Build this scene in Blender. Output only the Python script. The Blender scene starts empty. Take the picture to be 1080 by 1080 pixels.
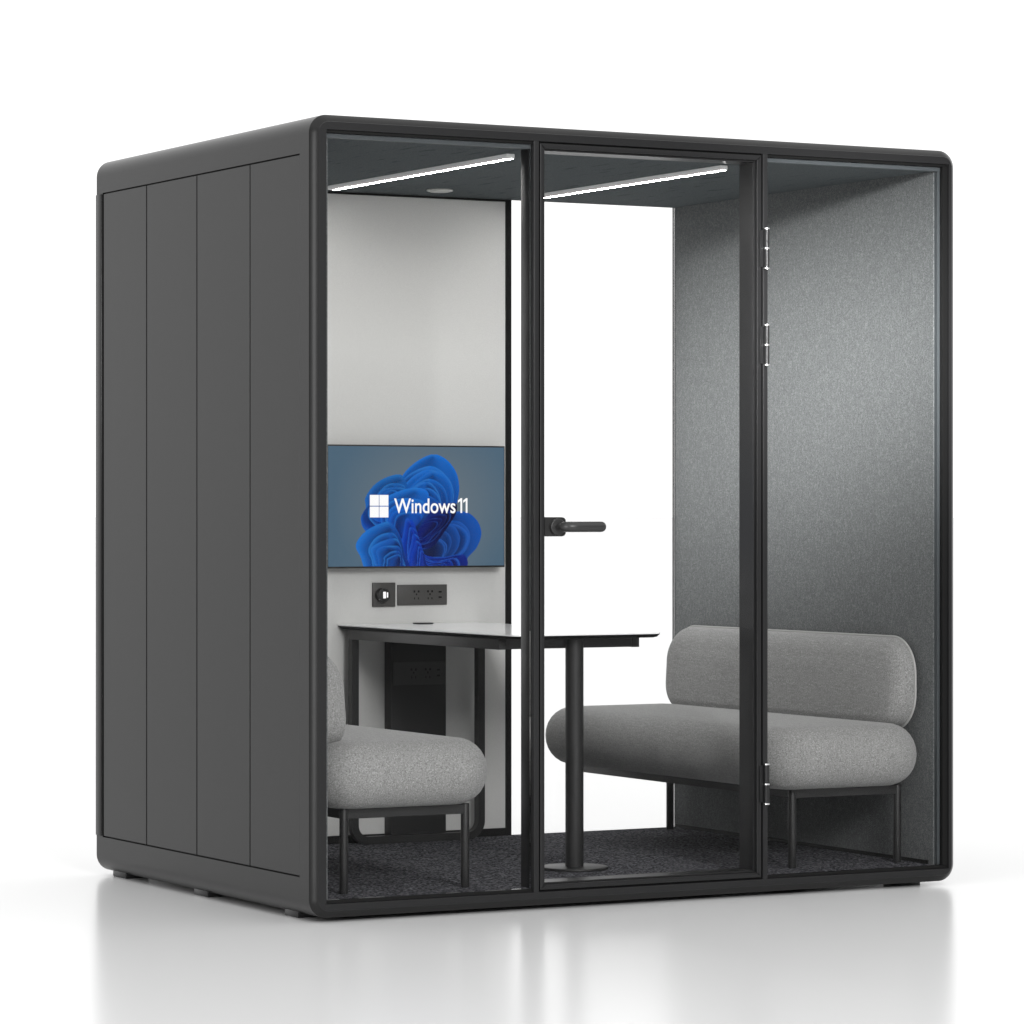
import bpy, bmesh, math, random
from mathutils import Vector, Matrix
random.seed(4)
S = bpy.context.scene
C = S.collection
PI = math.pi

# ------------------------------------------------------------------ materials
def new_mat(name):
    m = bpy.data.materials.new(name); m.use_nodes = True
    nt = m.node_tree; nt.nodes.clear()
    out = nt.nodes.new('ShaderNodeOutputMaterial')
    return m, nt, out

def principled(name, col, rough=0.5, metal=0.0, spec=0.5, noise=None, bump=None, weave=None, sheen=0.0):
    """noise=(scale, amount, col2)  bump=(scale, strength, distance)"""
    m, nt, out = new_mat(name)
    b = nt.nodes.new('ShaderNodeBsdfPrincipled')
    b.inputs['Base Color'].default_value = (*col, 1)
    b.inputs['Roughness'].default_value = rough
    b.inputs['Metallic'].default_value = metal
    b.inputs['Specular IOR Level'].default_value = spec
    if sheen:
        b.inputs['Sheen Weight'].default_value = sheen
        b.inputs['Sheen Roughness'].default_value = 0.5
    nt.links.new(b.outputs[0], out.inputs['Surface'])
    tc = nt.nodes.new('ShaderNodeTexCoord')
    if noise:
        layers = noise if isinstance(noise[0], (tuple, list)) else [noise]
        prev = None
        for (sc, lo, hi, c2, stretch) in layers:
            mp = nt.nodes.new('ShaderNodeMapping'); mp.inputs['Scale'].default_value = stretch
            nt.links.new(tc.outputs['Object'], mp.inputs[0])
            n = nt.nodes.new('ShaderNodeTexNoise'); n.inputs['Scale'].default_value = sc
            n.inputs['Detail'].default_value = 3.0; n.inputs['Roughness'].default_value = 0.6
            nt.links.new(mp.outputs[0], n.inputs['Vector'])
            r = nt.nodes.new('ShaderNodeMapRange'); r.inputs[1].default_value = lo; r.inputs[2].default_value = hi
            nt.links.new(n.outputs['Fac'], r.inputs[0])
            mx = nt.nodes.new('ShaderNodeMix'); mx.data_type = 'RGBA'
            if prev is None: mx.inputs[6].default_value = (*col, 1)
            else: nt.links.new(prev, mx.inputs[6])
            mx.inputs[7].default_value = (*c2, 1)
            nt.links.new(r.outputs[0], mx.inputs[0])
            prev = mx.outputs[2]
        nt.links.new(prev, b.inputs['Base Color'])
    if bump:
        n = nt.nodes.new('ShaderNodeTexNoise'); n.inputs['Scale'].default_value = bump[0]
        n.inputs['Detail'].default_value = 4.0
        nt.links.new(tc.outputs['Object'], n.inputs['Vector'])
        bp = nt.nodes.new('ShaderNodeBump'); bp.inputs['Strength'].default_value = bump[1]
        bp.inputs['Distance'].default_value = bump[2]
        nt.links.new(n.outputs['Fac'], bp.inputs['Height'])
        nt.links.new(bp.outputs[0], b.inputs['Normal'])
    return m

def emission(name, col, strength):
    m, nt, out = new_mat(name)
    e = nt.nodes.new('ShaderNodeEmission'); e.inputs[0].default_value = (*col, 1); e.inputs[1].default_value = strength
    nt.links.new(e.outputs[0], out.inputs['Surface'])
    return m

def glass_mat(name):
    m, nt, out = new_mat(name)
    t = nt.nodes.new('ShaderNodeBsdfTransparent'); t.inputs[0].default_value = (0.996, 0.996, 0.996, 1)
    g = nt.nodes.new('ShaderNodeBsdfGlossy'); g.inputs['Roughness'].default_value = 0.02
    f = nt.nodes.new('ShaderNodeFresnel'); f.inputs[0].default_value = 1.16
    mx = nt.nodes.new('ShaderNodeMixShader')
    nt.links.new(f.outputs[0], mx.inputs[0]); nt.links.new(t.outputs[0], mx.inputs[1]); nt.links.new(g.outputs[0], mx.inputs[2])
    nt.links.new(mx.outputs[0], out.inputs['Surface'])
    return m

U = (1, 1, 1)
M = {}
M['panel']  = principled('painted_side_panel', (0.0145,0.0145,0.0145), 0.28, 0, 0.17, noise=(35,0.3,0.8,(0.016,0.016,0.016),U), bump=(900,0.04,0.0004))
M['frame']  = principled('painted_aluminium', (0.013,0.013,0.0135), 0.36, 0, 0.30, bump=(1100,0.03,0.0003))
M['black']  = principled('black_gasket', (0.004,0.004,0.004), 0.6, 0, 0.2)
M['trim']   = principled('grey_trim', (0.058,0.066,0.071), 0.5, 0, 0.4)
M['leg']    = principled('black_powder_coat', (0.016,0.016,0.016), 0.42, 0, 0.4, bump=(1300,0.05,0.0003))
M['felt']   = principled('acoustic_felt', (0.062,0.069,0.071), 0.95, 0, 0.12,
               noise=[(270,0.34,0.66,(0.195,0.203,0.202),U),(150,0.42,0.75,(0.093,0.099,0.101),(1,1,.4))], bump=(280,0.4,0.003), sheen=0.15)
M['ceil']   = principled('ceiling_felt', (0.080,0.091,0.095), 0.95, 0, 0.12,
               noise=[(190,0.38,0.65,(0.125,0.142,0.147),U),(3,0.62,0.66,(0.055,0.066,0.072),(16,2,1))], bump=(200,0.3,0.002))
M['carpet'] = principled('loop_carpet', (0.013,0.013,0.015), 1.0, 0, 0.05,
               noise=[(120,0.44,0.60,(0.25,0.25,0.275),U),(45,0.46,0.70,(0.05,0.05,0.056),U)], bump=(120,1.0,0.014))
M['sofa']   = principled('heather_grey_fabric', (0.125,0.125,0.122), 0.95, 0, 0.15,
               noise=[(290,0.34,0.66,(0.43,0.43,0.422),U),(190,0.42,0.75,(0.20,0.20,0.197),(1,.14,1)),(190,0.46,0.75,(0.29,0.29,0.284),(1,1,.14))], bump=(320,0.45,0.002), sheen=0.2)
M['piping'] = principled('fabric_piping', (0.40,0.40,0.39), 0.9, 0, 0.2, bump=(500,0.3,0.001))
M['white']  = principled('white_laminate', (0.62,0.62,0.605), 0.6, 0, 0.3, noise=(260,0.35,0.7,(0.57,0.57,0.557),(1,1,1)), bump=(300,0.08,0.0005))
M['top']    = principled('white_tabletop', (0.92,0.92,0.92), 0.14, 0, 0.9)
M['box']    = principled('black_power_box', (0.014,0.014,0.014), 0.5, 0, 0.4)
M['box2']   = principled('black_socket_plate', (0.026,0.026,0.026), 0.45, 0, 0.4)
M['sock']   = principled('grey_socket_plate', (0.065,0.063,0.060), 0.45, 0, 0.4)
M['hole']   = principled('socket_hole', (0.003,0.003,0.003), 0.6, 0, 0.2)
M['chrome'] = principled('bright_steel', (0.85,0.85,0.85), 0.25, 1.0, 0.5)
M['handle'] = principled('black_handle', (0.018,0.018,0.018), 0.38, 0, 0.5)
M['lampalu']= principled('light_bar_aluminium', (0.65,0.65,0.65), 0.4, 0, 0.5)
_b = [n_ for n_ in M['lampalu'].node_tree.nodes if n_.type == 'BSDF_PRINCIPLED'][0]     # frosted side of the bar glows faintly
_b.inputs['Emission Color'].default_value = (1,1,1,1); _b.inputs['Emission Strength'].default_value = 0.15
M['vent']   = principled('vent_white', (0.55,0.55,0.53), 0.4, 0, 0.5)
M['led']    = emission('led_diffuser', (1.0,0.985,0.96), 105.0)
M['icon']   = emission('lit_icon', (1,1,1), 1.1)
M['text']   = emission('screen_white', (1,1,1), 1.0)
M['glass']  = glass_mat('clear_glass')

# screen picture: emission driven by a colour attribute
m, nt, out = new_mat('lit_screen')
at = nt.nodes.new('ShaderNodeAttribute'); at.attribute_name = 'picture'
e = nt.nodes.new('ShaderNodeEmission'); e.inputs[1].default_value = 0.9
g = nt.nodes.new('ShaderNodeBsdfGlossy'); g.inputs['Roughness'].default_value = 0.1; g.inputs['Color'].default_value = (.03,.03,.03,1)
ad = nt.nodes.new('ShaderNodeAddShader')
nt.links.new(at.outputs['Color'], e.inputs[0]); nt.links.new(e.outputs[0], ad.inputs[0]); nt.links.new(g.outputs[0], ad.inputs[1])
nt.links.new(ad.outputs[0], out.inputs['Surface'])
M['screen'] = m

# studio floor
m, nt, out = new_mat('studio_floor')
b = nt.nodes.new('ShaderNodeBsdfPrincipled')
b.inputs['Base Color'].default_value = (0.65,0.65,0.65,1)
b.inputs['Roughness'].default_value = 0.22
b.inputs['Specular IOR Level'].default_value = 0.55
nt.links.new(b.outputs[0], out.inputs['Surface'])
M['floor'] = m

# ------------------------------------------------------------------ mesh helpers
class MB:
    def __init__(s): s.bm = bmesh.new()
    def _add(s, tmp):
        me = bpy.data.meshes.new('tmp'); tmp.to_mesh(me); tmp.free(); s.bm.from_mesh(me); bpy.data.meshes.remove(me)
    def box(s, x0,x1,y0,y1,z0,z1, bev=0.0, seg=2):
        t = bmesh.new()
        bmesh.ops.create_cube(t, size=1.0)
        for v in t.verts:
            v.co = Vector(((x0+x1)/2+v.co.x*(x1-x0), (y0+y1)/2+v.co.y*(y1-y0), (z0+z1)/2+v.co.z*(z1-z0)))
        if bev > 0: bmesh.ops.bevel(t, geom=t.edges[:], offset=bev, segments=seg, profile=0.5, affect='EDGES')
        s._add(t); return s
    def cyl(s, p0, p1, r, seg=24, r2=None, bev=0.0):
        p0, p1 = Vector(p0), Vector(p1); d = p1-p0
        t = bmesh.new()
        bmesh.ops.create_cone(t, cap_ends=True, segments=seg, radius1=r, radius2=(r if r2 is None else r2), depth=d.length)
        if bev > 0:
            ed = [e for e in t.edges if any(len(f.verts) > 4 for f in e.link_faces)]
            bmesh.ops.bevel(t, geom=ed, offset=bev, segments=3, profile=0.5, affect='EDGES')
        q = Vector((0,0,1)).rotation_difference(d.normalized())
        mt = Matrix.Translation((p0+p1)/2) @ q.to_matrix().to_4x4()
        bmesh.ops.transform(t, matrix=mt, verts=t.verts)
        s._add(t); return s
    def poly(s, pts, d0, d1, axis='y'):
        """extruded polygon; pts are 2-D in the plane across the axis"""
        def P(a, b, d): return {'y': (a, d, b), 'z': (a, b, d), 'x': (d, a, b)}[axis]
        v0 = [s.bm.verts.new(P(a, b, d0)) for a, b in pts]; v1 = [s.bm.verts.new(P(a, b, d1)) for a, b in pts]
        n = len(pts)
        s.bm.faces.new(v0); s.bm.faces.new(v1[::-1])
        for i in range(n): s.bm.faces.new((v0[i], v1[i], v1[(i+1)%n], v0[(i+1)%n]))
        return s
    def rings(s, rings, cap0=True, cap1=True, closed=True):
        vs = [[s.bm.verts.new(p) for p in r] for r in rings]
        n = len(vs[0])
        for a, b in zip(vs, vs[1:]):
            for i in range(n if closed else n-1):
                j = (i+1) % n
                try: s.bm.faces.new((a[i], a[j], b[j], b[i]))
                except ValueError: pass
        if cap0: s.bm.faces.new(vs[0][::-1])
        if cap1: s.bm.faces.new(vs[-1])
        return s
    def tube(s, pts, r, seg=10, closed=False, squash=None):
        pts = [Vector(p) for p in pts]; n = len(pts); rr = []
        up = None
        for i in range(n):
            a = pts[i-1] if (i or closed) else pts[i]; b_ = pts[(i+1) % n] if (i < n-1 or closed) else pts[i]
            t = (b_-a).normalized()
            if up is None:
                up = t.orthogonal().normalized()
            up = (up - t*up.dot(t)).normalized(); sd = t.cross(up)
            rr.append([pts[i] + (up*math.cos(2*PI*k/seg) + sd*math.sin(2*PI*k/seg))*r for k in range(seg)])
        if closed: rr.append(rr[0])
        s.rings(rr, not closed, not closed); return s

LOC = {}
def obj(name, mb, mat, parent=None, smooth=35):
    bm = mb.bm if isinstance(mb, MB) else mb
    bmesh.ops.recalc_face_normals(bm, faces=bm.faces[:])
    off = LOC.get(parent.name, Vector((0,0,0))) if parent else Vector((0,0,0))
    for v in bm.verts: v.co -= off
    me = bpy.data.meshes.new(name); bm.to_mesh(me); bm.free()
    me.materials.append(M[mat])
    if smooth:
        for p in me.polygons: p.use_smooth = True
        me.set_sharp_from_angle(angle=math.radians(smooth))
    o = bpy.data.objects.new(name, me); C.objects.link(o)
    if parent: o.parent = parent
    LOC[o.name] = off
    return o
def thing(name, label, cat, loc, group=None):
    o = bpy.data.objects.new(name, None); C.objects.link(o); o.empty_display_size = 0.1
    o.location = loc; o['label'] = label; o['category'] = cat
    if group: o['group'] = group
    LOC[o.name] = Vector(loc)
    return o

def rrect(x0, x1, z0, z1, r, seg=10):
    out = []
    for cx, cz, a0 in ((x1-r, z1-r, 0), (x0+r, z1-r, PI/2), (x0+r, z0+r, PI), (x1-r, z0+r, 1.5*PI)):
        for k in range(seg+1):
            a = a0 + PI/2*k/seg
            out.append((cx+r*math.cos(a), cz+r*math.sin(a)))
    return out

# ------------------------------------------------------------------ measured sizes
W, D, ZB, ZT = 2.246, 1.607, 0.027, 2.321
GZ = 0.014                                   # studio floor level
OX0, OX1, OZ0, OZ1 = 0.045, 2.2143, 0.0675, 2.2775   # front opening
IX0, IX1, IZ0, IZ1 = 0.066, 2.180, 0.078, 2.257      # inside room
GB, GT, GY0, GY1 = 0.140, 2.213, 0.082, 1.552        # panel field on the sides

# ------------------------------------------------------------------ setting
fl = MB(); fl.bm.faces.new([fl.bm.verts.new(p) for p in ((-400,-60,GZ),(400,-60,GZ),(400,700,GZ),(-400,700,GZ))])
f = obj('ground', fl, 'floor', smooth=0); f['kind'] = 'structure'

# ------------------------------------------------------------------ booth
booth = thing('office_booth', 'charcoal soundproof office booth with rounded frame and glass front, standing on white studio floor', 'booth', (W/2, D/2, GZ))

# shell: rounded rectangle swept from front to back, openings left for the side planks
st = [(0.0, 0.021), (0.0012, 0.0185), (0.0165, 0.0022), (0.021, 0.0), (GY0, 0), (GY1, 0), (D-0.004, 0), (D, 0.004)]
def profile(off):
    r = 0.054-off
    pts = rrect(off, W-off, ZB+off, ZT-off, r, 10)
    # add the points where the panel field begins and ends, on both straight sides
    out = []
    n = len(pts)
    for i, p in enumerate(pts):
        out.append(p)
        q = pts[(i+1) % n]
        if abs(p[0]-q[0]) < 1e-6 and abs(p[1]-q[1]) > 1:
            out += [(p[0], z) for z in ((GT, GB) if p[1] > q[1] else (GB, GT))]
    return out
mb = MB(); bm = mb.bm
rows = [[bm.verts.new((x, y, z)) for x, z in profile(o)] for y, o in st]
n = len(rows[0])
for k, (a, b_) in enumerate(zip(rows, rows[1:])):
    for i in range(n):
        j = (i+1) % n
        if k == 4 and abs(a[i].co.x-a[j].co.x) < 1e-6 and abs(a[i].co.z-a[j].co.z) > 1.5: continue
        bm.faces.new((a[i], a[j], b_[j], b_[i]))
# front face ring down to the opening
inner = [bm.verts.new((x, 0.0, z)) for x, z in ((OX1,OZ1),(OX0,OZ1),(OX0,OZ0),(OX1,OZ0))]
fr = rows[0]; cx, cz = W/2, 1.17
def quad(v): return 0 if (v.co.x > cx and v.co.z > cz) else 1 if v.co.z > cz else 2 if v.co.x < cx else 3
for i in range(n):
    a, b_ = fr[i], fr[(i+1) % n]
    qa, qb = quad(a), quad(b_)
    if qa == qb: bm.faces.new((a, b_, inner[qa]))
    else: bm.faces.new((a, b_, inner[qb], inner[qa]))
# reveal of the opening
iv = [bm.verts.new((v.co.x, 0.07, v.co.z)) for v in inner]
for i in range(4): bm.faces.new((inner[i], inner[(i+1)%4], iv[(i+1)%4], iv[i]))
# back ring
back = [bm.verts.new((x, D, z)) for x, z in ((IX1,IZ1),(IX0,IZ1),(IX0,IZ0),(IX1,IZ0))]
for i in range(n):
    a, b_ = rows[-1][i], rows[-1][(i+1) % n]
    qa, qb = quad(a), quad(b_)
    if qa == qb: bm.faces.new((a, b_, back[qa]))
    else: bm.faces.new((a, b_, back[qb], back[qa]))
bv = [bm.verts.new((v.co.x, D-0.02, v.co.z)) for v in back]
for i in range(4): bm.faces.new((back[i], back[(i+1)%4], bv[(i+1)%4], bv[i]))
bmesh.ops.recalc_face_normals(bm, faces=bm.faces[:])
shell = obj('outer_frame', mb, 'panel', booth, 25)
# front fascia a hair proud of the shell face, darker painted aluminium
mb = MB()
fp = profile(0.0205)
v0 = [mb.bm.verts.new((x, -0.0015, z)) for x, z in profile(0.0212)]
inn = [mb.bm.verts.new((x, -0.0015, z)) for x, z in ((OX1,OZ1),(OX0,OZ1),(OX0,OZ0),(OX1,OZ0))]
inb = [mb.bm.verts.new((x, 0.034, z)) for x, z in ((OX1,OZ1),(OX0,OZ1),(OX0,OZ0),(OX1,OZ0))]
v1 = [mb.bm.verts.new((x, 0.0005, z)) for x, z in profile(0.0200)]
n = len(v0)
for i in range(n):
    j = (i+1) % n
    mb.bm.faces.new((v0[i], v0[j], v1[j], v1[i]))
    qa, qb = quad(v0[i]), quad(v0[j])
    if qa == qb: mb.bm.faces.new((v0[i], v0[j], inn[qa]))
    else: mb.bm.faces.new((v0[i], v0[j], inn[qb], inn[qa]))
# reveal narrowed by 2 mm so that it never shares the shell's plane
for v, (sx, sz) in zip(inb, ((-1,-1),(1,-1),(1,1),(-1,1))): v.co.x += sx*0.002; v.co.z += sz*0.002
for i in range(4): mb.bm.faces.new((inn[i], inn[(i+1)%4], inb[(i+1)%4], inb[i]))
obj('front_fascia', mb, 'frame', booth, 25)

# side planks (flush) and the dark backing behind the joints
joints = [GY0, 0.422, 0.807, 1.194, GY1]
for side, xs in ((0, (0.0, 0.012)), (1, (W-0.012, W))):
    mb = MB()
    for k in range(4):
        g0 = 0.0 if k == 0 else 0.0034
        g1 = 0.008 if k == 3 else 0.0034
        mb.box(xs[0], xs[1], joints[k]+g0, joints[k+1]-g1, GB+0.004, GT-0.004, 0.0012, 1)
    sp = obj('side_panel', mb, 'panel', booth)
    mb = MB(); bx = (0.008, 0.04) if side == 0 else (W-0.04, W-0.008)
    mb.box(bx[0], bx[1], GY0-0.02, GY1+0.02, GB-0.02, GT+0.02)
    obj('panel_joint', mb, 'black', sp)
# rear cover strips, standing a little proud
for sx in (0, 1):
    mb = MB(); xx = (-0.0035, 0.004) if sx == 0 else (W-0.004, W+0.0035)
    mb.box(*xx, GY1+0.006, D-0.003, GB+0.003, GT-0.003, 0.002, 2)
    obj('corner_cover', mb, 'panel', booth)

# feet
for x0, x1 in ((0.03, 0.11), (W-0.11, W-0.03)):
    for y0, y1 in ((0.155, 0.247), (0.793, 0.898), (1.432, 1.54)):
        mb = MB().box(x0, x1, y0, y1, GZ, ZB+0.012, 0.003, 2)
        obj('foot', mb, 'frame', booth)

# interior lining
def lining(name, x0,x1,y0,y1,z0,z1, mat, bev=0.0):
    return obj(name, MB().box(x0,x1,y0,y1,z0,z1, bev, 1), mat, booth, 0)
lining('wall_lining', IX1, IX1+0.024, 0.035, D-0.012, IZ0-0.006, IZ1+0.01, 'felt')
lining('wall_lining', IX0-0.024, IX0, 0.035, D-0.012, IZ0-0.006, IZ1+0.01, 'felt')
lining('ceiling_lining', IX0-0.02, IX1+0.02, 0.035, D-0.014, IZ1, IZ1+0.025, 'ceil')
c = lining('carpet', IX0, IX1, 0.03, D-0.016, IZ0-0.02, IZ0, 'carpet')
lining('sill', OX0+0.003, OX1-0.003, 0.036, 0.06, OZ0-0.012, OZ0+0.004, 'black')
# skirting along the walls
for a, b_ in ((IX1-0.006, IX1-0.0005), (IX0+0.0005, IX0+0.006)):
    obj('skirting', MB().box(a, b_, 0.06, D-0.03, IZ0, IZ0+0.012), 'black', booth, 0)

# back wall panel in its black border
PX0, PX1 = 0.748, 1.497
mb = MB().box(PX0, PX1, 1.585, 1.603, 0.104, 2.249, 0.001, 1)
obj('rear_panel', mb, 'white', booth)
mb = MB()
mb.box(PX0-0.021, PX0-0.001, 1.580, 1.604, IZ0, IZ1-0.001).box(PX1+0.001, PX1+0.021, 1.580, 1.604, IZ0, IZ1-0.001)
mb.box(PX0-0.001, PX1+0.001, 1.579, 1.604, 2.2495, IZ1-0.0015).box(PX0-0.001, PX1+0.001, 1.579, 1.604, IZ0, 0.1035)
obj('rear_panel_border', mb, 'black', booth, 0)
for a, b_ in ((IX0+0.001, PX0-0.022), (PX1+0.022, IX1-0.001)):
    obj('rear_window', MB().box(a, b_, 1.589, 1.597, IZ0+0.001, IZ1-0.001), 'glass', booth, 0)

# front fixed panes, with dark gasket and grey inner bead
def pane(x0, x1, left_bead, right_bead):
    p = obj('front_window', MB().box(x0+0.003, x1-0.003, 0.0125, 0.0185, OZ0+0.011, OZ1-0.010), 'glass', booth, 0)
    mb = MB()
    t = 0.0085
    mb.box(x0, x1, 0.006, 0.034, OZ1-t, OZ1-0.001)                 # dark line under the header
    obj('gasket', mb, 'black', p, 0)
    obj('gasket', MB().box(x0, x1, 0.006, 0.034, OZ0+0.001, OZ0+0.010), 'black', p, 0)
    if right_bead: obj('gasket', MB().box(x1-0.020, x1-0.001, 0.004, 0.034, OZ0+0.0105, OZ1-t-.0005), 'black', p, 0)
    mb = MB()
    xa = x0+(0.004 if left_bead else 0.0); xb = x1-(0.020 if right_bead else 0.0)
    mb.box(xa, xb, 0.019, 0.036, OZ1-t-0.0135, OZ1-t-0.0005)
    if right_bead: mb.box(xb-0.010, xb-0.0005, 0.0195, 0.036, OZ0+0.012, OZ1-t-0.014)
    if left_bead: mb.box(xa-0.0005, xa+0.004, 0.0195, 0.036, OZ0+0.012, OZ1-t-0.014)
    obj('glazing_bead', mb, 'trim', p, 0)
pane(OX0, 0.7215, True, False)
pane(1.5395, OX1, False, True)
# mullions either side of the door
for x0, x1 in ((0.722, 0.7395), (1.522, 1.5388)):
    mb = MB().box(x0, x1, -0.0012, 0.078, OZ0-0.002, OZ1+0.002, 0.0012, 2)
    obj('mullion', mb, 'frame', booth)
mb = MB().box(0.7397, 0.7445, 0.012, 0.07, OZ0, OZ1).box(1.5172, 1.5218, 0.012, 0.07, OZ0, OZ1)
mb.box(0.7445, 1.5172, 0.012, 0.07, OZ1-0.005, OZ1-0.0005).box(0.7445, 1.5172, 0.012, 0.07, OZ0+0.0005, OZ0+0.0055)
obj('door_seal', mb, 'black', booth, 0)

# door
DX0, DX1, DZ0, DZ1 = 0.7447, 1.5170, OZ0+0.006, OZ1-0.0055
def ring_prism(mb, o, i, y0, y1):
    ox0, ox1, oz0, oz1 = o; ix0, ix1, iz0, iz1 = i
    O_ = ((ox0,oz0),(ox1,oz0),(ox1,oz1),(ox0,oz1)); I_ = ((ix0,iz0),(ix1,iz0),(ix1,iz1),(ix0,iz1))
    v = {}
    for y in (y0, y1):
        v['o', y] = [mb.bm.verts.new((x, y, z)) for x, z in O_]; v['i', y] = [mb.bm.verts.new((x, y, z)) for x, z in I_]
    for k in range(4):
        j = (k+1) % 4
        for y in (y0, y1): mb.bm.faces.new((v['o',y][k], v['o',y][j], v['i',y][j], v['i',y][k]))
        mb.bm.faces.new((v['o',y0][k], v['o',y0][j], v['o',y1][j], v['o',y1][k]))
        mb.bm.faces.new((v['i',y0][k], v['i',y0][j], v['i',y1][j], v['i',y1][k]))
mb = MB()
w = 0.0145
ring_prism(mb, (DX0,DX1,DZ0,DZ1), (DX0+w,DX1-w,DZ0+w,DZ1-w), 0.001, 0.012)
bmesh.ops.bevel(mb.bm, geom=[e for e in mb.bm.edges if all(abs(v.co.y-0.001) < 1e-5 for v in e.verts)], offset=0.001, segments=2, profile=.5, affect='EDGES')
ring_prism(mb, (DX0+.001,DX1-.001,DZ0+.001,DZ1-.001), (DX0+w+0.006,DX1-w-0.006,DZ0+w+0.006,DZ1-w-0.006), 0.0122, 0.093)
door = obj('door', mb, 'frame', booth, 30)
mb = MB(); ring_prism(mb, (DX0+w-0.0006,DX1-w+0.0006,DZ0+w-0.0006,DZ1-w+0.0006), (DX0+w+0.002,DX1-w-0.002,DZ0+w+0.002,DZ1-w-0.002), 0.0095, 0.0125)
obj('door_gasket', mb, 'black', door, 0)
obj('door_glass', MB().box(DX0+w+.004, DX1-w-.004, 0.0165, 0.0235, DZ0+w+.004, DZ1-w-.004), 'glass', door, 0)
# handle: lock case, rose and lever
LZ = 1.1425
mb = MB()
pl = [(0.7640, LZ-0.0285), (0.822, LZ-0.0285), (0.830, LZ-0.0265), (0.8345, LZ-0.0215), (0.836, LZ-0.015), (0.836, LZ+0.015), (0.8345, LZ+0.0215), (0.830, LZ+0.0265), (0.822, LZ+0.0285), (0.7640, LZ+0.0285)]
mb.poly(pl, 0.008, 0.070, 'y')
obj('lock_case', mb, 'handle', door, 30)
mb = MB()
hx = 0.803
mb.cyl((hx, 0.010, LZ), (hx, -0.006, LZ), 0.0245, 40, bev=0.003)
mb.cyl((hx, -0.004, LZ), (hx, -0.052, LZ), 0.0105, 24)
mb.tube([(hx, -0.036, LZ), (hx+0.004, -0.047, LZ), (hx+0.012, -0.054, LZ), (hx+0.03, -0.057, LZ), (hx+0.10, -0.057, LZ), (hx+0.115, -0.057, LZ)], 0.0155, 20)
# rounded end of the lever
bmesh.ops.create_uvsphere(mb.bm, u_segments=20, v_segments=12, radius=0.0155, matrix=Matrix.Translation((hx+0.115, -0.057, LZ)))
obj('door_handle', mb, 'handle', door, 40)
# hinges: two knuckles each between bright rings
def zpx(y, X=1.5305): 
    return 1.18613 + (540-y)/3820.7*(10.3033+0.4829*X)
for trio in ((241.3,262.2,283.2), (343,364,385), (805.8,826.8,847.6)):
    za, zm, zb = [zpx(t) for t in trio]
    mb = MB().cyl((1.5300, -0.0095, zb), (1.5300, -0.0095, za), 0.0082, 20)
    mb.box(1.511, 1.523, -0.0032, 0.0005, zb+0.004, za-0.004, 0.0006, 1)
    hg = obj('hinge', mb, 'frame', door, 40)
    for zc in (za, zm, zb): obj('hinge_ring', MB().cyl((1.5300, -0.0095, zc-0.0022), (1.5300, -0.0095, zc+0.0022), 0.0090, 20), 'chrome', hg, 40)

# ceiling light bars and round vent
for xc in (0.747, 1.499):
    mb = MB().box(xc-0.014, xc+0.014, 0.185, 1.405, IZ1-0.014, IZ1-0.0002, 0.002, 2)
    lb = obj('ceiling_light', mb, 'lampalu', booth)
    lb['label'] = 'slim white lit light bar in the booth ceiling'
    mb = MB().box(xc+0.001, xc+0.0105, 0.191, 1.399, IZ1-0.0150, IZ1-0.0135, 0.0004, 1)
    obj('light_diffuser', mb, 'led', lb)
mb = MB().cyl((1.122, 1.355, IZ1-0.006), (1.122, 1.355, IZ1), 0.044, 48, bev=0.002)
vent = obj('ceiling_vent', mb, 'vent', booth, 30)
mb = MB().cyl((1.122, 1.355, IZ1-0.0085), (1.122, 1.355, IZ1-0.0055), 0.033, 48, bev=0.001)
obj('vent_disc', mb, 'vent', vent, 30)

# ------------------------------------------------------------------ television
TX0, TX1, TZ0, TZ1, TY = 0.786, 1.4590, 0.9985, 1.4105, 1.520
tv = thing('television', 'flat wall screen showing blue folded ribbons and white lettering on the white rear panel', 'television', ((TX0+TX1)/2, 1.584, TZ0))
obj('tv_casing', MB().box(TX0, TX1, TY, 1.5845, TZ0, TZ1, 0.0015, 2), 'box', tv)
# picture, computed as overlapping petals in colour per vertex
NX, NZ = 400, 260
def catmull(P, k=10):
    n = len(P); out = []
    for i in range(n):
        a, b_, c_, d = P[i-1], P[i], P[(i+1)%n], P[(i+2)%n]
        for s in range(k):
            t = s/k
            out.append(tuple(0.5*((2*b_[q])+(-a[q]+c_[q])*t+(2*a[q]-5*b_[q]+4*c_[q]-d[q])*t*t+(-a[q]+3*b_[q]-3*c_[q]+d[q])*t**3) for q in (0,1)))
    return out
def to_uv(p):   # picture coordinates: measured in a 150 x 135 pixel window of the screen
    px = 370+p[0]/7.2; py = 470+p[1]/7.2
    return ((px-346.5)/(533.0-346.5), (py-471.0)/(599.0-471.0))
pic = [[None]*NX for _ in range(NZ)]
for j in range(NZ):
    v = j/(NZ-1)
    for i in range(NX):
        u = i/(NX-1)
        r_ = math.hypot(u-0.55, (v-0.5)*0.7)
        warm = max(0, 1-r_*1.9)
        pic[j][i] = [0.080+0.080*warm, 0.140+0.055*warm, 0.200+0.020*warm]
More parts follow.
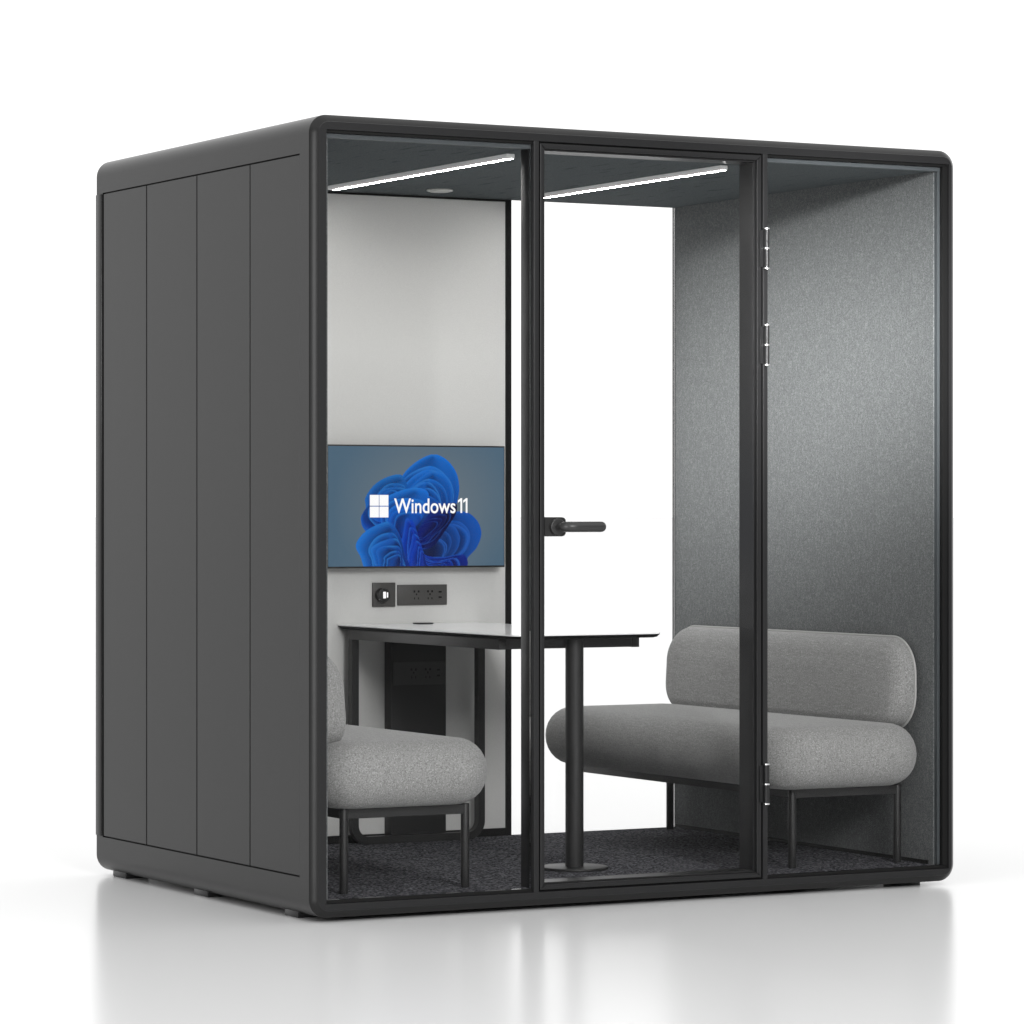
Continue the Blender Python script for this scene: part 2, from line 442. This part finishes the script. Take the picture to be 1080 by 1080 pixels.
def fill(outline, shade, edge=None, ew=0.010):
    pts = [to_uv(p) for p in outline]
    ys = [p[1] for p in pts]
    j0, j1 = max(0, int(min(ys)*(NZ-1))), min(NZ-1, int(max(ys)*(NZ-1))+1)
    n = len(pts); asp = (TX1-TX0)/(TZ1-TZ0)
    for j in range(j0, j1+1):
        v = j/(NZ-1)+1e-7; xs = []
        for k in range(n):
            (x0, y0), (x1, y1) = pts[k], pts[(k+1)%n]
            if (y0 <= v) != (y1 <= v): xs.append(x0+(v-y0)/(y1-y0)*(x1-x0))
        xs.sort()
        for a, b_ in zip(xs[::2], xs[1::2]):
            for i in range(max(0, math.ceil(a*(NX-1))), min(NX-1, math.floor(b_*(NX-1)))+1):
                u = i/(NX-1)
                pic[j][i] = list(shade(u, v, (u-a)/max(1e-6, b_-a)))
    if edge:
        for k in range(n):
            (x0, y0), (x1, y1) = pts[k], pts[(k+1)%n]
            m_ = max(2, int(max(abs(x1-x0)*NX, abs(y1-y0)*NZ))+1)
            for q in range(m_):
                x = x0+(x1-x0)*q/m_; y = y0+(y1-y0)*q/m_
                i, j = round(x*(NX-1)), round(y*(NZ-1))
                if 0 <= i < NX and 0 <= j < NZ:
                    c_ = pic[j][i]; pic[j][i] = [c_[t]*0.5+edge[t]*0.5 for t in range(3)]
def mixc(a, b_, t): t = max(0, min(1, t)); return [a[k]*(1-t)+b_[k]*t for k in range(3)]
HI, MID, LOW, DK = (0.008,0.165,0.66), (0.001,0.045,0.47), (0.001,0.012,0.19), (0.0004,0.0015,0.025)
def fold(P, focus, steps, shrink, c0, c1, edge, rot=0.0, axis=(0.3,1.0)):
    P = catmull(P)
    us = [to_uv(p) for p in P]; 
    lo = min(axis[0]*p[0]+axis[1]*p[1] for p in us); hi = max(axis[0]*p[0]+axis[1]*p[1] for p in us)
    SUB = 6
    for kk in range(steps*SUB):
        k = kk/SUB; ph = (kk % SUB)/SUB                       # ph runs across one fold, bright lip to dark root
        s = shrink**(k+0.35*math.sin(1.7*int(k))); a = rot*k; ca, sa = math.cos(a), math.sin(a)
        Q = []
        for x, y in P:
            an = math.atan2(y-focus[1], x-focus[0]); w_ = min(1, k/1.5)
            ss = s*(1+w_*(0.055*math.sin(3*an+1.3*int(k))+0.035*math.sin(5*an-2.1*int(k)+1)))
            Q.append((focus[0]+ss*((x-focus[0])*ca-(y-focus[1])*sa), focus[1]+ss*((x-focus[0])*sa+(y-focus[1])*ca)))
        def sh(u, v, t, k=k, ph=ph):
            g_ = max(0, min(1, (axis[0]*u+axis[1]*v-lo)/(hi-lo)))
            base = mixc(c0, c1, g_**1.2)
            lip = max(0, 1-ph*2.0)*abs(math.sin(2.6*t+0.9*int(k)+0.6))**1.5
            shade_ = 0.5+0.5*math.sin(5.0*t+1.9*int(k))                    # soft satin bands along each fold
            return mixc(mixc(base, edge, 0.7*lip), DK, 0.12*shade_+ph**1.1*(0.50+0.40*g_)*(0.45+0.55*shade_))
        fill(Q, sh)
fold([(330,350),(400,215),(500,120),(620,65),(720,100),(800,200),(825,330),(800,470),(740,640),(560,760),(430,640),(340,470)], (500,700), 8, 0.915, HI, LOW, (0.03,0.22,0.66), 0.0)
fold([(110,400),(180,300),(280,240),(380,225),(410,300),(420,420),(380,600),(240,700),(110,655),(75,560),(112,480)], (330,470), 5, 0.80, (0.010,0.13,0.45), MID, (0.02,0.20,0.60), 0.22)
fold([(500,720),(600,600),(760,520),(880,512),(965,580),(997,680),(960,790),(890,870),(855,960),(560,980),(490,860)], (560,900), 7, 0.86, (0.006,0.085,0.42), DK, (0.018,0.14,0.60), -0.04, (-1.0,0.4))
fold([(500,700),(540,600),(640,480),(790,440),(800,520),(720,650),(640,760),(560,800),(510,770)], (520,640), 6, 0.86, LOW, DK, (0.008,0.07,0.40), 0.05, (1.0,0.3))
fold([(235,430),(380,345),(520,325),(590,372),(560,480),(480,580),(455,700),(330,720),(230,600)], (400,700), 5, 0.86, HI, MID, (0.02,0.22,0.68), 0.05)
fold([(420,560),(480,600),(500,720),(560,840),(700,860),(860,840),(850,960),(420,980),(380,800),(400,650)], (600,980), 6, 0.84, MID, LOW, (0.015,0.14,0.62), 0.0, (1,0.2))
fold([(38,760),(110,660),(220,600),(300,592),(365,680),(400,800),(435,990),(150,990),(70,850)], (330,960), 6, 0.80, HI, LOW, (0.02,0.22,0.66), 0.08, (1.0,0.15))
me = bpy.data.meshes.new('screen')
sx0, sx1, sz0, sz1, sy = TX0+0.004, TX1-0.004, TZ0+0.006, TZ1-0.005, TY-0.0012
ov = LOC[tv.name]
verts = [(sx0+(sx1-sx0)*i/(NX-1)-ov.x, sy-ov.y, sz1-(sz1-sz0)*j/(NZ-1)-ov.z) for j in range(NZ) for i in range(NX)]
faces = [(j*NX+i, (j+1)*NX+i, (j+1)*NX+i+1, j*NX+i+1) for j in range(NZ-1) for i in range(NX-1)]
me.from_pydata(verts, [], faces)
ca = me.color_attributes.new('picture', 'FLOAT_COLOR', 'POINT')
flat = []
for j in range(NZ):
    for i in range(NX): flat += [*pic[j][i], 1.0]
ca.data.foreach_set('color', flat)
me.materials.append(M['screen'])
scr = bpy.data.objects.new('screen', me); C.objects.link(scr); scr.parent = tv; LOC[scr.name] = ov
# window-shaped logo of four squares
def uvxz(px, py):
    u, v = (px-346.5)/(533.0-346.5), (py-471.0)/(599.0-471.0)
    return sx0+(sx1-sx0)*u, sz1-(sz1-sz0)*v
x0, z1 = uvxz(389.8, 522.8); x1, z0 = uvxz(409.2, 546.8)
gx, gz = 0.0012, 0.0014; mx_, mz_ = (x0+x1)/2, (z0+z1)/2
mb = MB()
for a, b_ in ((x0, mx_-gx), (mx_+gx, x1)):
    for c_, d in ((z0, mz_-gz), (mz_+gz, z1)): mb.box(a, b_, sy-0.0012, sy-0.0004, c_, d)
obj('screen_logo', mb, 'text', scr, 0)
# lettering
def text_mesh(name, s, xa, xb, zb, cap, y, mat, parent, bold=0.0):
    cu = bpy.data.curves.new(name, 'FONT'); cu.body = s; cu.size = 1; cu.offset = bold; cu.resolution_u = 6
    t = bpy.data.objects.new(name+'_tmp', cu); C.objects.link(t)
    bpy.context.view_layer.update()
    me = bpy.data.meshes.new_from_object(t.evaluated_get(bpy.context.evaluated_depsgraph_get()))
    bpy.data.objects.remove(t); bpy.data.curves.remove(cu)
    xs = [v.co.x for v in me.vertices]; ys = [v.co.y for v in me.vertices]
    ky = cap/max(ys); kx = (xb-xa)/(max(xs)-min(xs)); o_ = LOC[parent.name]
    for v in me.vertices:
        v.co = Vector((xa+(v.co.x-min(xs))*kx-o_.x, y-o_.y, zb+v.co.y*ky-o_.z))
    me.materials.append(M[mat])
    o = bpy.data.objects.new(name, me); C.objects.link(o); o.parent = parent
    return o
xa, zb = uvxz(415.2, 542.0); xb, zt = uvxz(482.0, 526.5)
text_mesh('screen_lettering', 'Windows', xa, uvxz(480.5,0)[0], zb, zt-zb, sy-0.001, 'text', scr, 0.012)
mb = MB()                                            # numeral one twice, each with its flag
for pa, pb in ((483.2, 487.6), (488.9, 493.3)):
    a, b_ = uvxz(pa, 0)[0], uvxz(pb, 0)[0]; h = zt-zb; w_ = b_-a; st_ = 0.40*w_
    mb.poly([(b_-st_, zb), (b_, zb), (b_, zt+0.03*h), (b_-st_*0.8, zt+0.03*h), (a, zt-0.13*h), (a, zt-0.29*h), (b_-st_, zt-0.16*h)], sy-0.0012, sy-0.0004)
obj('screen_number', mb, 'text', scr, 0)

# ------------------------------------------------------------------ wall controls and sockets
wy = 1.5848
cp = thing('control_dial', 'square grey wall controller with round black knob and lit icons under the screen', 'wall control', (1.0275, wy, 0.8675))
obj('dial_plate', MB().box(0.9847, 1.0704, wy-0.009, wy, 0.8672, 0.9485, 0.002, 2), 'sock', cp)
kn = obj('knob', MB().cyl((1.0150, wy-0.008, 0.9065), (1.0150, wy-0.034, 0.9065), 0.0235, 40, bev=0.003), 'box', cp)
mb = MB()
mb.box(1.0105, 1.0205, wy-0.0350, wy-0.0342, 0.8965, 0.9185, 0.0003, 1)
mb.box(1.0240, 1.0290, wy-0.0350, wy-0.0342, 0.8990, 0.9165, 0.0003, 1)
obj('lit_icon', mb, 'icon', kn)
def socket_face(parent, x0, x1, z0, z1, y):
    h = z1-z0; w_ = x1-x0
    for fx in (0.375, 0.65):
        mb = MB()
        for dx, dz, a, b_ in ((-.042,.17,.016,.05),(.042,.17,.016,.05),(0,0.03,.012,.045),(-.038,-.17,.008,.05),(.038,-.17,.008,.05)):
            cx_ = x0+(fx+dx)*w_; cz_ = (z0+z1)/2+dz*h
            mb.box(cx_-a*w_, cx_+a*w_, y-0.0012, y-0.0002, cz_-b_*h, cz_+b_*h)
        obj('socket_hole', mb, 'hole', parent, 0)
    for dz in (.14, -.12):
        cz_ = (z0+z1)/2+dz*h
        mb = MB().box(x0+.825*w_, x0+.885*w_, y-0.0012, y-0.0002, cz_-.035*h, cz_+.035*h)
        obj('charging_port', mb, 'hole', parent, 0)
sk = thing('socket_panel', 'grey double socket strip fixed on the white wall beside the round dial', 'socket', (1.173, wy, 0.872))
pp = obj('socket_plate', MB().box(1.0795, 1.2675, wy-0.007, wy, 0.8712, 0.9405, 0.0015, 2), 'sock', sk)
socket_face(pp, 1.0795, 1.2675, 0.8712, 0.9405, wy-0.007)

# power box below the table
pb = thing('power_box', 'tall black cable box with sockets standing against wall under the table', 'cable box', (1.135, 1.56, IZ0))
obj('box_cover', MB().box(1.032, 1.240, 1.533, 1.5845, IZ0, 0.783, 0.002, 2), 'box', pb)
bp_ = obj('socket_plate', MB().box(1.040, 1.236, 1.5285, 1.5332, 0.605, 0.682, 0.001, 1), 'box2', pb)
socket_face(bp_, 1.040, 1.236, 0.605, 0.682, 1.5285)

# ------------------------------------------------------------------ table
tb = thing('meeting_table', 'white topped table on black loop leg and round post between the sofas', 'table', (1.12, 0.98, IZ0))
x0, x1, y0, y1 = 0.8555, 1.389, 0.362, 1.582
def rr_plan(x0, x1, y0, y1, rf, seg=8):
    out = []
    for cx_, cy_, a0, r_ in ((x1, y1, 0, 0.0015), (x0, y1, PI/2, 0.0015), (x0, y0, PI, rf), (x1, y0, 1.5*PI, rf)):
        ccx = cx_-r_ if cx_ == x1 else cx_+r_; ccy = cy_-r_ if cy_ == y1 else cy_+r_
        for k in range(seg+1):
            a = a0+PI/2*k/seg; out.append((ccx+r_*math.cos(a), ccy+r_*math.sin(a)))
    return out
def plan_ring(off, z): return [(x, y, z) for x, y in rr_plan(x0+off, x1-off, y0+off, y1-(off if off < .003 else .003), max(0.002, 0.03-off))]
ZTOP = 0.8105
obj('tabletop', MB().rings([plan_ring(0.0, ZTOP-0.004), plan_ring(0.0, ZTOP-0.001), plan_ring(0.001, ZTOP)], True, True), 'top', tb, 30)
obj('tabletop_edge', MB().rings([plan_ring(0.022, ZTOP-0.0155), plan_ring(0.010, ZTOP-0.013), plan_ring(0.0006, ZTOP-0.0042)], True, False), 'black', tb, 30)
mb = MB()
ax0, ax1, ay0, ay1, az0, az1 = 0.869, 1.372, 0.482, 1.53, 0.762, ZTOP-0.0158
mb.box(ax0, ax0+0.025, ay0, ay1, az0, az1, 0.0015, 2).box(ax1-0.025, ax1, ay0, ay1, az0, az1, 0.0015, 2)
mb.box(ax0+0.026, ax1-0.026, ay0+0.001, ay0+0.026, az0+0.001, az1-0.0002, 0.001, 1).box(ax0+0.026, ax1-0.026, ay1-0.026, ay1-0.001, az0+0.001, az1-0.0002, 0.001, 1)
obj('apron', mb, 'leg', tb)
mb = MB().cyl((1.1225, 0.457, IZ0+0.008), (1.1225, 0.457, ZTOP-0.017), 0.0283, 40)
obj('post', mb, 'leg', tb, 40)
mb = MB().box(1.010, 1.150, 0.463, 0.4815, 0.768, 0.794, 0.002, 1)
obj('post_bracket', mb, 'leg', tb)
obj('base_disc', MB().cyl((1.1225, 0.457, IZ0), (1.1225, 0.457, IZ0+0.009), 0.105, 64, bev=0.003), 'leg', tb, 30)
# loop leg: rectangular section, U shaped with rounded lower corners
def loop_ring(x0, x1, z0, z1, r, seg=8):
    pts = [(x0, z1)]
    for k in range(seg+1):
        a = PI+PI/2*k/seg; pts.append((x0+r+r*math.cos(a), z0+r+r*math.sin(a)))
    for k in range(seg+1):
        a = 1.5*PI+PI/2*k/seg; pts.append((x1-r+r*math.cos(a), z0+r+r*math.sin(a)))
    pts.append((x1, z1)); return pts
lo_ = loop_ring(ax0+0.0005, ax1-0.0005, IZ0+0.001, az0+0.0005, 0.062); li = loop_ring(ax0+0.0255, ax1-0.0255, IZ0+0.026, az0+0.0005, 0.038)
mb = MB(); mb.rings([[(a[0], 1.50, a[1]) for a in lo_], [(a[0], 1.50, a[1]) for a in li], [(a[0], 1.53, a[1]) for a in li], [(a[0], 1.53, a[1]) for a in lo_], [(a[0], 1.50, a[1]) for a in lo_]], False, False, closed=False)
bmesh.ops.remove_doubles(mb.bm, verts=mb.bm.verts[:], dist=1e-5)
obj('loop_leg', mb, 'leg', tb, 30)
obj('cable_grommet', MB().cyl((1.135, 1.50, ZTOP), (1.135, 1.50, ZTOP+0.004), 0.035, 32, bev=0.001), 'leg', tb, 30)

# ------------------------------------------------------------------ sofas
def cushion_rings(u0, u1, v0, v1, R, t, place, crown=0.007, nphi=14, seg=14, flat_back=None):
    """rounded slab; place(u, v, w) -> xyz, w from 0 to t"""
    rings = []
    h = t/2
    def ring(off, w, cr=R):
        r_ = max(0.004, cr-off); out = []
        for cu_, cv_, a0 in ((u1-off-r_, v1-off-r_, 0), (u0+off+r_, v1-off-r_, PI/2), (u0+off+r_, v0+off+r_, PI), (u1-off-r_, v0+off+r_, 1.5*PI)):
            for k in range(seg+1):
                a = a0+PI/2*k/seg; out.append((cu_+r_*math.cos(a), cv_+r_*math.sin(a), w))
        return out
    res = []
    # lower cap
    for q in (0.75, 0.5, 0.25):
        res.append(ring(h+q*(min(u1-u0, v1-v0)/2-h)*0.95, 0.0 if flat_back is None else 0.0))
    for k in range(nphi+1):
        ph = -PI/2+PI*k/nphi
        res.append(ring(h*(1-math.cos(ph)**0.92 if math.cos(ph) > 1e-6 else 1.0), h+h*math.sin(ph)))
    for q in (0.2, 0.4, 0.6, 0.8, 0.97):
        res.append(ring(h+q*(min(u1-u0, v1-v0)/2-h)*0.98, t+crown*(1-(1-q)**2)))
    return [[place(*p) for p in r_] for r_ in res]

def make_sofa(label, x_wall, x_front, leg_back, leg_front, yA, yB, lyA, lyB, th=0.108):
    s = 1 if x_front > x_wall else -1
    t = thing('sofa', label, 'sofa', ((x_wall+x_front)/2, (yA+yB)/2, IZ0), 'grey sofas facing each other')
    xa, xb = max(0.069, min(x_wall, x_front)), max(x_wall, x_front)
    mb = MB().rings(cushion_rings(xa, xb, yA, yB, 0.140, 0.196, lambda u, v, w: Vector((u, v, 0.3245+w))))
    seat = obj('seat', mb, 'sofa', t, 60)
    # backrest: flat side to the wall, full round front
    bz0, bz1, by0, by1 = 0.497, 0.787, yA+0.072, yB-0.042
    R = 0.115
    rings = []
    def yz(off, x, seg=14):
        r_ = max(0.004, R-off); out = []
        for cy_, cz_, a0 in ((by1-off-r_, bz1-off-r_, 0), (by0+off+r_, bz1-off-r_, PI/2), (by0+off+r_, bz0+off*0.4+r_, PI), (by1-off-r_, bz0+off*0.4+r_, 1.5*PI)):
            for k in range(seg+1):
                a = a0+PI/2*k/seg; out.append(Vector((x, cy_+r_*math.cos(a), cz_+r_*math.sin(a))))
        return out
    X = lambda w: x_wall+s*w
    for off, w in ((0.06, 0.014), (0.02, 0.014), (0.006, 0.015), (0.0, 0.019), (0.0, 0.028)): rings.append(yz(off, X(w)))
    N = 12
    for k in range(1, N+1):
        a = PI/2*k/N
        rings.append(yz(0.066*(1-math.cos(a)), X(0.028+(th-0.034)*math.sin(a)**0.85)))
    for q in (0.3, 0.6, 0.9): rings.append(yz(0.066+q*0.05, X(th-0.006+0.006*(1-(1-q)**2))))
    for rg in rings:                                        # the front leans back a little towards the top
        for p in rg:
            d = abs(p.x-x_wall); hgt = max(0.0, (p.z-bz0)/(bz1-bz0))
            if d > 0.028: p.x = x_wall+s*(0.028+(d-0.028)*(1-0.26*hgt**2))
    br = obj('backrest', MB().rings(rings), 'sofa', t, 60)
    ol = yz(-0.0022, X(0.0235))
    obj('piping', MB().tube(ol, 0.0042, 8, closed=True), 'piping', br, 60)
    # frame and legs
    r_ = 0.0128
    lx = (leg_back, leg_front)
    mb = MB()
    for ly in (lyA, lyB): mb.box(min(lx)+r_*0.5, max(lx)-r_*0.5, ly-0.010, ly+0.010, 0.296, 0.3245, 0.001, 1)
    for x in lx: mb.box(x-0.010, x+0.010, lyA+0.0105, lyB-0.0105, 0.2965, 0.3242, 0.001, 1)
    obj('seat_frame', mb, 'leg', t)
    for x in lx:
        for ly in (lyA, lyB):
            obj('leg', MB().cyl((x, ly, IZ0), (x, ly, 0.326), r_, 24, bev=0.001), 'leg', t, 40)
    return t
make_sofa('grey fabric sofa along the felt wall at the right, its whole backrest in view', 2.179, 1.590, 2.123, 1.727, 0.027, 1.575, 0.150, 1.530)
make_sofa('grey fabric sofa at the left, mostly hidden behind the closed side wall', 0.060, 0.640, 0.169, 0.568, 0.03, 1.575, 0.140, 1.500, 0.132)

# ------------------------------------------------------------------ light
wd = bpy.data.worlds.new('World'); S.world = wd; wd.use_nodes = True
nt = wd.node_tree; nt.nodes.clear()
out = nt.nodes.new('ShaderNodeOutputWorld'); bg = nt.nodes.new('ShaderNodeBackground')
tc = nt.nodes.new('ShaderNodeTexCoord'); dp = nt.nodes.new('ShaderNodeVectorMath'); dp.operation = 'DOT_PRODUCT'
dp.inputs[1].default_value = (0.4827, 0.8758, 0.0)
mr = nt.nodes.new('ShaderNodeMapRange'); mr.interpolation_type = 'SMOOTHSTEP'
mr.inputs[1].default_value = -0.35; mr.inputs[2].default_value = 0.55; mr.inputs[3].default_value = 0.24; mr.inputs[4].default_value = 1.25
nt.links.new(tc.outputs['Generated'], dp.inputs[0]); nt.links.new(dp.outputs['Value'], mr.inputs[0])
cb = nt.nodes.new('ShaderNodeCombineColor')
sp = nt.nodes.new('ShaderNodeSeparateXYZ'); nt.links.new(tc.outputs['Generated'], sp.inputs[0])
m2 = nt.nodes.new('ShaderNodeMapRange'); m2.interpolation_type = 'SMOOTHSTEP'      # bright overhead of the studio
m2.inputs[1].default_value = 0.30; m2.inputs[2].default_value = 0.65
nt.links.new(sp.outputs[2], m2.inputs[0])
mm = nt.nodes.new('ShaderNodeMix'); nt.links.new(m2.outputs[0], mm.inputs[0]); nt.links.new(mr.outputs[0], mm.inputs[2]); mm.inputs[3].default_value = 1.42
for k in range(3): nt.links.new(mm.outputs[0], cb.inputs[k])
nt.links.new(cb.outputs[0], bg.inputs[0]); bg.inputs[1].default_value = 1.0
nt.links.new(bg.outputs[0], out.inputs[0])

def area(name, loc, target, size, power, sy=None, col=(1,1,1)):
    l = bpy.data.lights.new(name, 'AREA'); l.shape = 'RECTANGLE'; l.size = size; l.size_y = sy or size; l.energy = power; l.color = col
    o = bpy.data.objects.new(name, l); C.objects.link(o); o.location = loc
    o.rotation_euler = (Vector(target)-Vector(loc)).to_track_quat('-Z', 'Y').to_euler()
    return o
area('left_softbox', (-7.3, -4.0, 2.0), (0, 0.3, 1.2), 2.4, 300, 4.0)
area('front_softbox', (-1.0, -9.5, 4.2), (1.2, 0.8, 1.1), 2.4, 600)
l = bpy.data.lights.new('wall_spot', 'SPOT'); l.energy = 5600; l.spot_size = math.radians(13); l.spot_blend = 1.0; l.shadow_soft_size = 0.35
o = bpy.data.objects.new('wall_spot', l); C.objects.link(o); o.location = (-0.1, -4.6, 2.6)
o.rotation_euler = (Vector((2.18, 0.74, 1.60))-o.location).to_track_quat('-Z', 'Y').to_euler()

# ------------------------------------------------------------------ camera
cam = bpy.data.cameras.new('Camera'); co = bpy.data.objects.new('Camera', cam); C.objects.link(co)
co.location = (-4.47493, -9.29817, 1.18613)
co.rotation_euler = (PI/2, 0, -math.radians(28.859))
cam.sensor_width = 36; cam.lens = 3820.7/1080*36; cam.clip_end = 2000; cam.clip_start = 0.1
S.camera = co
S.view_settings.view_transform = 'Standard'; S.view_settings.look = 'None'; S.view_settings.gamma = 1; S.view_settings.exposure = 0
S.view_settings.use_curve_mapping = False
S.render.resolution_x = 1024; S.render.resolution_y = 1024
S.cycles.max_bounces = 10; S.cycles.transparent_max_bounces = 24; S.cycles.diffuse_bounces = 5
